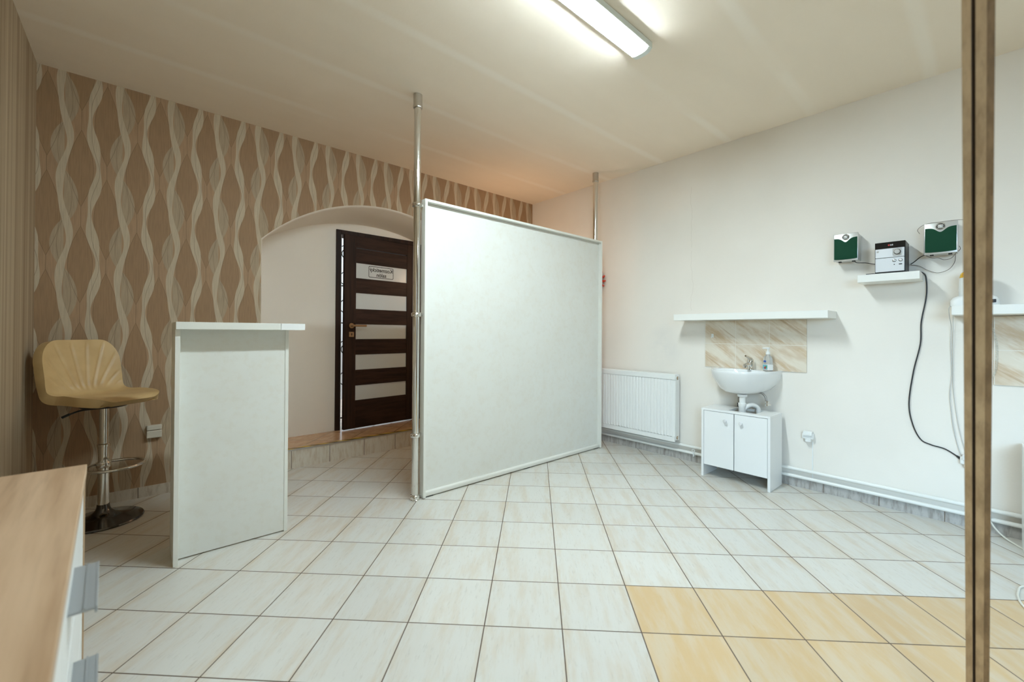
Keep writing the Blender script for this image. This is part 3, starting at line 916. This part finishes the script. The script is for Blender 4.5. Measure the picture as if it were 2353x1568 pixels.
b = bm_(); lathe(b, [(.0135, .001), (.0135, .013), (.0115, .015), (.001, .0155)], (3.498, .382, 1.650), 32, 'x'); se.part('volume_dial', b, M['silver'], kp, True)
for y in (.396, .367):
    b = bm_(); lathe(b, [(.0095, 0), (.0095, .0015), (.008, .002)], (3.499, y, 1.598), 24, 'x'); k = se.part('button', b, M['black'], low, True)
    b = bm_(); lathe(b, [(.0072, .001), (.0072, .003), (.006, .0035)], (3.499, y, 1.598), 24, 'x')
    se.part('button_cap', b, M['silver'], None, True)
b = bm_(); lathe(b, [(.003, 0), (.003, .001)], (3.499, .396, 1.573), 12, 'x'); se.part('jack', b, M['black'], low)
se.part('usb_port', box(bm_(), 3.4982, 3.4992, .360, .375, 1.5705, 1.5765), M['black'], low)
b = bm_(); lathe(b, [(.0065, 0), (.0065, .0008)], (3.499, .474, 1.660), 16, 'x'); lathe(b, [(.0005, .0009), (.003, .0009)], (3.499, .474, 1.660), 12, 'x'); se.part('emblem', b, M['cordgrey'])
b = bm_(); lathe(b, [(.0048, 0), (.0048, .001)], (3.4998, .4215, 1.6965), 20, 'x'); se.part('logo_disc', b, M['redlogo'])
tb = text_bm('LG', .011, .0003); remap(tb, lambda a, c, e: (3.4994, .4085 - a, 1.6965 + c)); se.part('logo_lettering', tb, M['plastic'])

def speaker(y0, y1, z0, z1, xf, label, wirepts):
    yc = (y0 + y1) / 2; w = (y1 - y0) / 2; h = z1 - z0
    t = Thing('wall_speaker', label, 'speaker', (XR, yc, z0), group='pair of wall speakers with green grilles')
    b = bm_(); box(b, xf + .012, XR - .004, yc - w + .004, yc + w - .004, z0 + .003, z1 - .003, .004, 2)
    t.part('cabinet', b, M['silver'])
    b = bm_(); box(b, xf, xf + .014, yc - w, yc + w, z0, z1, .004, 3); fr = t.part('front_frame', b, M['silver'], smooth=True)
    # grille: straight sides, waved upper edge, slightly bulged
    NX, NZ = 40, 14; b = bm_(); gridv = []
    for i in range(NX + 1):
        s = -1 + 2 * i / NX
        top = z0 + h * (.825 - .135 * math.exp(-(s / .36) ** 2)) + h * .015 * abs(s)
        bot = z0 + h * (.055 + .018 * abs(s) ** 3)
        colv = []
        for j in range(NZ + 1):
            v = j / NZ
            bulge = .007 * (1 - abs(s) ** 4) * (1 - abs(2 * v - 1) ** 4)
            colv.append(b.verts.new((xf - .001 - bulge, yc - s * w * .93, bot + (top - bot) * v)))
        gridv.append(colv)
    for i in range(NX):
        for j in range(NZ): b.faces.new((gridv[i][j], gridv[i + 1][j], gridv[i + 1][j + 1], gridv[i][j + 1]))
    # close the back so the grille is solid
    loop = [e for e in b.edges if len(e.link_faces) == 1]
    ex = bmesh.ops.extrude_edge_only(b, edges=loop)
    bmesh.ops.translate(b, verts=[v for v in ex['geom'] if isinstance(v, bmesh.types.BMVert)], vec=(.004, 0, 0))
    t.part('grille', b, M['green'], smooth=True, label='dark green grille cloth')
    zc = z0 + h * .865; r = w * .30
    b = bm_(); lathe(b, [(r, 0), (r, .003), (r * .86, .005), (r * .86, .002)], (xf, yc, zc), 36, 'x'); tw = t.part('tweeter', b, M['satin_steel'], None, True)
    b = bm_(); lathe(b, [(r * .80, .0), (r * .80, .0035), (r * .62, .0036)], (xf, yc, zc), 36, 'x'); t.part('tweeter_slot', b, M['black'], tw)
    b = bm_(); lathe(b, [(r * .60, .0), (r * .60, .004), (r * .42, .0075), (r * .01, .009)], (xf, yc, zc), 36, 'x'); t.part('tweeter_dome', b, M['silver'], tw, True)
    b = bm_()
    for k in range(4):
        a = PI / 4 + k * PI / 2
        tube(b, [(xf - .004, yc + r * .55 * math.cos(a), zc + r * .55 * math.sin(a)), (xf - .004, yc + r * .84 * math.cos(a), zc + r * .84 * math.sin(a))], .002, 6)
    t.part('tweeter_spokes', b, M['silver'], tw)
    for q in (yc - w * .55, yc + w * .55):
        t.part('rubber_foot', box(bm_(), xf + .03, xf + .05, q - .008, q + .008, z0 - .004, z0 + .004), M['black'])
    return t
speaker(.583, .717, 1.634, 1.820, 3.570, 'silver speaker with green grille, mounted beyond the mini stereo above the wash basin side', None)
speaker(.127, .270, 1.622, 1.811, 3.570, 'silver speaker with green grille, next to the wooden upright, trailing loose wires', None)

def cord(name, label, pts, r, mat, n=10, cat='cable', extra=None):
    b = bm_(); tube(b, smooth_path(pts, n), r, 8)
    if extra: extra(b)
    return single(name, label, cat, b, mat, pts[-1], True)
cord('speaker_cord', 'short black wire from the far speaker to the mini stereo', [(3.62, .612, 1.634), (3.63, .598, 1.622), (3.66, .56, 1.620), (3.672, .53, 1.612), (3.674, .49, 1.600)], .0022, M['cordblack'])
cord('speaker_cord', 'black wire arching from the mini stereo to the near speaker', [(3.672, .338, 1.585), (3.672, .318, 1.602), (3.66, .295, 1.622), (3.64, .275, 1.630), (3.62, .262, 1.628)], .0024, M['cordblack'])
cord('speaker_cord', 'thin wire looping far down between the mini stereo and the near speaker', [(3.674, .338, 1.582), (3.674, .30, 1.572), (3.674, .26, 1.540), (3.674, .215, 1.520), (3.674, .17, 1.535), (3.674, .145, 1.575), (3.66, .140, 1.622)], .0013, M['cordbrown'])
cord('aerial_cord', 'thin wire sagging under the near speaker', [(3.60, .262, 1.622), (3.60, .235, 1.604), (3.60, .21, 1.602), (3.60, .185, 1.588), (3.60, .155, 1.594), (3.60, .135, 1.622), (3.585, .118, 1.640), (3.575, .122, 1.658)], .0014, M['cordbrown'])
cord('aerial_cord', 'fine wire trailing over the top of the near speaker', [(3.600, .290, 1.760), (3.600, .300, 1.785), (3.590, .280, 1.806), (3.575, .250, 1.8125), (3.58, .20, 1.8135), (3.58, .15, 1.8135), (3.60, .105, 1.812), (3.62, .088, 1.800), (3.63, .086, 1.778)], .0011, M['cordbrown'])
def plug(b): cyl(b, (3.676, .112, .395), (3.680, .135, .412), .008, 12, .005)
XC = XR - .008
cord('power_cable', 'long black power cable hanging from the stereo shelf to the low socket',
     [(3.66, .300, 1.530), (3.68, .283, 1.527), (XC, .268, 1.495), (XC, .266, 1.383), (XC, .289, 1.219), (XC, .293, 1.082), (XC, .325, .90), (XC, .345, .700), (XC, .328, .570), (XC, .292, .482), (XC, .244, .456), (XC, .185, .443), (3.680, .135, .412), (3.676, .112, .395)], .0036, M['cordblack'], 12, extra=plug)

def socket(yc, zc, label):
    t = Thing('wall_socket', label, 'socket', (XR, yc, zc - .04))
    b = bm_(); box(b, XR - .034, XR, yc - .036, yc + .036, zc - .020, zc + .022, .006, 3); t.part('cover', b, M['plastic'], smooth=True)
    b = bm_(); box(b, XR - .050, XR - .006, yc - .030, yc + .026, zc + .006, zc + .036, .004, 2); t.part('flap', b, M['plastic'], smooth=True)
    b = bm_(); cyl(b, (XR - .024, yc, zc - .018), (XR - .024, yc, zc - .038), .020, 20); t.part('collar', b, M['plastic'], smooth=True)
    return t
socket(.885, .392, 'white flap socket on the right wall beside the vanity cabinet')
socket(.085, .392, 'white socket low on the wall behind the wooden upright, with a black plug')
b = bm_(); box(b, XR - .004, XR, .858, .864, .068, .352)
single('cable_duct', 'thin white cable strip running down from the flap socket', 'cable strip', b, M['plastic'], (XR, .861, .068))

# ------------------------------------------------------------------ radiator
rd = Thing('radiator', 'white ribbed panel radiator low on the right wall behind the partition', 'radiator', (3.62, 2.32, .165))
RY0, RY1, RXF = 1.866, 2.78, 3.583
b = bm_()
NR = 27; poly = []
step_ = (RY1 - RY0 - .04) / NR
poly.append((RY0, RXF + .004)); poly.append((RY0 + .018, RXF + .002))
for k in range(NR):
    y = RY0 + .02 + k * step_
    poly += [(y, RXF + .002), (y + step_ * .22, RXF - .001), (y + step_ * .70, RXF - .001), (y + step_ * .9, RXF + .002)]
poly += [(RY1 - .01, RXF + .002), (RY1, RXF + .004), (RY1, RXF + .012), (RY0, RXF + .012)]
prism(b, poly, lambda a, c, h: (c, a, .208 + h), .515)
box(b, RXF - .001, RXF + .012, RY0, RY1, .165, .215, .002, 1); box(b, RXF - .001, RXF + .012, RY0, RY1, .716, .766, .002, 1)
rd.part('front_panel', b, M['enamel'])
rd.part('side_cover', box(bm_(), RXF + .010, RXF + .080, RY0 - .002, RY0 + .004, .215, .716, .001, 1), M['enamel'])
rd.part('side_cover', box(bm_(), RXF + .010, RXF + .080, RY1 - .004, RY1 + .002, .215, .716, .001, 1), M['enamel'])
rd.part('back_panel', box(bm_(), RXF + .066, RXF + .080, RY0 + .002, RY1 - .002, .17, .76), M['enamel'])
rd.part('top_grille', box(bm_(), RXF + .008, RXF + .080, RY0 + .002, RY1 - .002, .752, .768), M['enamel'])
for z in (.735, .200):
    b = bm_(); box(b, RXF + .012, RXF + .075, RY0 - .004, RY0 + .03, z - .022, z + .026, .004, 1); cp = rd.part('corner_block', b, M['enamel'])
    b = bm_(); lathe(b, [(.014, 0), (.014, .006), (.011, .007)], (RXF + .036, RY0 - .004, z), 20, 'y'); p_ = rd.part('plug_cap', b, M['brass'], cp, True)
    b = bm_(); lathe(b, [(.009, .006), (.009, .010), (.006, .011)], (RXF + .036, RY0 - .004, z), 16, 'y'); rd.part('plug_centre', b, M['silver'], cp, True)
for y in (RY0 + .12, RY1 - .12):
    rd.part('wall_bracket', box(bm_(), RXF + .078, XR - .002, y - .015, y + .015, .3, .6), M['enamel'])

# heating pipes along the right wall
def hpipe(z, label):
    b = bm_(); cyl(b, (XR - .024, YK + .02, z), (XR - .024, YF - .02, z), .0125, 16)
    return single('heating_pipe', label, 'pipe', b, M['pipe'], (XR - .024, 0, z), True)
hpipe(.134, 'white heating pipe along the foot of the right wall, upper of the two')
hpipe(.080, 'white heating pipe along the foot of the right wall, lower of the two')
for y, lab in ((1.729, 'white pipe clip left of the vanity cabinet'), (.013, 'white pipe clip right of the wooden upright')):
    b = bm_()
    for z in (.107, .080):
        pts = [(XR - .024 , y + .016 * math.cos(2 * PI * k / 16), z + .016 * math.sin(2 * PI * k / 16)) for k in range(16)]
    pts = [(XR - .042, y + .012 * math.cos(2 * PI * k / 20), .107 + .012 * math.sin(2 * PI * k / 20)) for k in range(20)]
    tube(b, pts, .003, 6, closed=True)
    box(b, XR - .041, XR - .003, y - .006, y + .006, .055, .066, .002, 1)
    box(b, XR - .041, XR - .036, y - .005, y + .005, .060, .098, .001, 1)
    single('pipe_clip', lab, 'clip', b, M['plastic'], (XR - .02, y, .055), True)

# ------------------------------------------------------------------ red flower ornament on the wall behind the partition
fl = Thing('hanging_ornament', 'red petalled ornament hanging on the right wall, peeping out from behind the partition', 'ornament', (XR, 2.815, 1.69))
b = bm_(); fy, fz = 2.803, 1.695
for k in range(13):
    a = 2 * PI * k / 13 + .10
    pts = []
    for s in range(9):
        r = .03 + .088 * s / 8; aa = a + .25 * math.sin(s / 8 * 2.2)
        pts.append((XR - .021 - .004 * math.sin(s / 8 * PI), fy + r * math.cos(aa), fz + r * math.sin(aa)))
    tube(b, pts, [.004 + .010 * math.sin((s + .8) / 9.2 * PI) for s in range(9)], 8)
fl.part('petals', b, M['red'], smooth=True)
b = bm_(); lathe(b, [(.034, .001), (.036, .006), (.02, .014), (.002, .016)], (XR, fy, fz), 24, 'x'); fl.part('centre', b, M['redlogo'], smooth=True)

# ------------------------------------------------------------------ appliance with yellow lid on the right-hand shelf
hx, hyc = 3.575, .062
hp = Thing('wax_heater', 'white countertop appliance with a yellow rounded lid, half hidden by the wooden upright', 'appliance', (hx, hyc, 1.303))
b = bm_(); rings = []
for w, d, z in ((.094, .075, 1.303), (.096, .077, 1.308), (.094, .076, 1.335), (.084, .070, 1.352), (.066, .062, 1.362)):
    pl = rrect(-d, d, -w, w, .035, 6); rings.append([b.verts.new((hx + a, hyc + c, z)) for a, c in pl])
for A, B in zip(rings, rings[1:]):
    for k in range(len(A)): b.faces.new((A[k], A[(k + 1) % len(A)], B[(k + 1) % len(A)], B[k]))
b.faces.new(rings[0][::-1]); b.faces.new(rings[-1])
hp.part('base', b, M['plastic'], smooth=True)
b = bm_(); lathe(b, [(.062, 1.358), (.0625, 1.40), (.060, 1.466), (.055, 1.470)], (hx, hyc, 0), 40); hp.part('body', b, M['plastic'], smooth=True)
b = bm_(); lathe(b, [(.0585, 1.468), (.0585, 1.476), (.055, 1.492), (.045, 1.503), (.025, 1.509), (.002, 1.510)], (hx, hyc, 0), 40); lid = hp.part('lid', b, M['yellow'], smooth=True, label='translucent yellow lid')
b = bm_()
def lidpt(a, z): r = .0592 - max(0, (z - 1.477)) * .25; return (hx + r * math.cos(a), hyc + r * math.sin(a), z)
for a0, a1, z0, z1 in ((2.20, 2.24, 1.470, 1.486), (2.20, 2.50, 1.484, 1.488), (2.46, 2.50, 1.476, 1.486), (2.62, 2.66, 1.472, 1.488), (2.66, 2.80, 1.472, 1.475), (2.78, 2.82, 1.474, 1.488)):
    q = [lidpt(a0 + (a1 - a0) * i / 4, z) for i in range(5) for z in (z0, z1)]
    vs = [b.verts.new(p) for p in q]
    for i in range(4): b.faces.new((vs[2 * i], vs[2 * i + 2], vs[2 * i + 3], vs[2 * i + 1]))
hp.part('lid_print', b, M['orangeprint'], lid)
b = bm_(); box(b, hx - .083, hx - .075, -.020, .0, 1.318, 1.336, .002, 1); hp.part('switch', b, M['black'])

# cords at the right edge
cord('flex_cord', 'thin grey cord hanging from the left end of the appliance shelf', [(3.50, .155, 1.303), (3.49, .160, 1.285), (3.52, .158, 1.24), (3.66, .158, 1.19), (3.682, .160, 1.059), (3.682, .156, .90), (3.682, .164, .78), (3.682, .158, .68), (3.682, .146, .56), (3.682, .120, .43), (3.68, .095, .41)], .0020, M['cordgrey'])
cord('flex_cord', 'second thin grey cord running beside the first down to the low socket', [(3.67, .150, 1.252), (3.682, .150, 1.06), (3.682, .150, .84), (3.682, .140, .70), (3.682, .122, .56), (3.682, .100, .45), (3.68, .080, .415)], .0015, M['cordgrey'])
core = smooth_path([(3.62, .075, 1.250), (3.66, .080, 1.18), (3.678, .088, 1.10), (3.678, .096, .99), (3.678, .088, .91), (3.678, .060, .855), (3.678, .025, .855), (3.678, -.008, .90), (3.678, -.022, .97), (3.678, -.022, 1.09), (3.678, -.003, 1.20), (3.64, .01, 1.250)], 14)
pts = []; L = 0
for i in range(len(core) - 1):
    p, q = core[i], core[i + 1]; d = (q - p); a_, b_ = frame_of(d)
    m_ = 6
    for k in range(m_):
        L += d.length / m_; th_ = L / .0075 * 2 * PI
        pts.append(p + d * k / m_ + a_ * .0045 * math.cos(th_) + b_ * .0045 * math.sin(th_))
b = bm_(); tube(b, pts, .0013, 5); single('coiled_cord', 'white coiled cord looping under the appliance shelf', 'cable', b, M['cordwhite'], (3.66, .03, .855), True)
cord('floor_cord', 'cream cord drooping past the pipes onto the floor at the right edge', [(3.60, .035, .40), (3.62, .030, .24), (3.625, .020, .13), (3.625, -.01, .06), (3.60, -.05, .018), (3.55, -.095, .005), (3.44, -.11 - .05, .004)], .0042, M['cordwhite'])
cord('floor_cord', 'cream cord loop lying on the orange tiles at the right edge', [(2.70, -.14, .004), (2.77, -.095, .004), (2.85, -.080, .004), (2.92, -.082, .004), (2.985, -.092, .004), (3.02, -.13, .004), (3.0, -.20, .004)], .0042, M['cordwhite'])

# ------------------------------------------------------------------ light
def area(name, loc, rot, sx_, sy_, power, col):
    l = bpy.data.lights.new(name, 'AREA'); l.shape = 'RECTANGLE'; l.size = sx_; l.size_y = sy_; l.energy = power; l.color = col
    o = bpy.data.objects.new(name, l); C.objects.link(o); o.location = loc; o.rotation_euler = rot
    return o
# daylight outside the shop window in the left wall behind the viewer, shining in and down
area('daylight', (-3.4, (WY0 + WY1) / 2, 2.5), (0, math.radians(-76), 0), 2.0, 4.6, 560, (.47, .74, 1.0))
# unseen bare warm light behind the partition, tinting the corner and brightening the recess
l = bpy.data.lights.new('warm_light', 'POINT'); l.energy = 7; l.color = (1.0, .66, .40); l.shadow_soft_size = .12
o = bpy.data.objects.new('warm_light', l); C.objects.link(o); o.location = (2.95, 3.42, 1.80)

w = bpy.data.worlds.new('outdoors'); SC.world = w; w.use_nodes = True
nt = w.node_tree; bg = nt.nodes['Background']
tc = nt.nodes.new('ShaderNodeTexCoord'); sp_ = nt.nodes.new('ShaderNodeSeparateXYZ'); nt.links.new(tc.outputs['Generated'], sp_.inputs[0])
zc = X(nt, sp_.outputs[2])
nt.links.new(mix(nt, zc.sstep(-.1, .15), (.35, .36, .36), (.80, .92, 1.0)), bg.inputs[0])
bg.inputs[1].default_value = 1.0

# ------------------------------------------------------------------ camera
cam = bpy.data.cameras.new('camera'); co = bpy.data.objects.new('camera', cam); C.objects.link(co); SC.camera = co
right = Vector((.749177, -.662339, .006411)); down = Vector((.008061, -.000561, -.999967)); fwd = Vector((.662321, .749204, .004919))
mt = Matrix((( right.x, -down.x, -fwd.x, 0), (right.y, -down.y, -fwd.y, 0), (right.z, -down.z, -fwd.z, HC), (0, 0, 0, 1)))
co.matrix_world = mt
cam.sensor_fit = 'HORIZONTAL'; cam.sensor_width = 36; cam.lens = 970.297 / 2353 * 36
cam.shift_x = (2353 / 2 - 1178.95) / 2353; cam.shift_y = (759.50 - 784) / 2353
cam.clip_start = .02
cam.dof.use_dof = True; cam.dof.focus_distance = 2.9; cam.dof.aperture_fstop = 2.2

vs = SC.view_settings
SC.display_settings.display_device = 'sRGB'
vs.view_transform = 'Standard'; vs.look = 'None'; vs.gamma = 1.0; vs.use_curve_mapping = False
vs.exposure = .46
SC.cycles.use_adaptive_sampling = True; SC.cycles.adaptive_threshold = .025; SC.cycles.max_bounces = 8; SC.cycles.diffuse_bounces = 4; SC.cycles.glossy_bounces = 5
SC.cycles.use_denoising = True
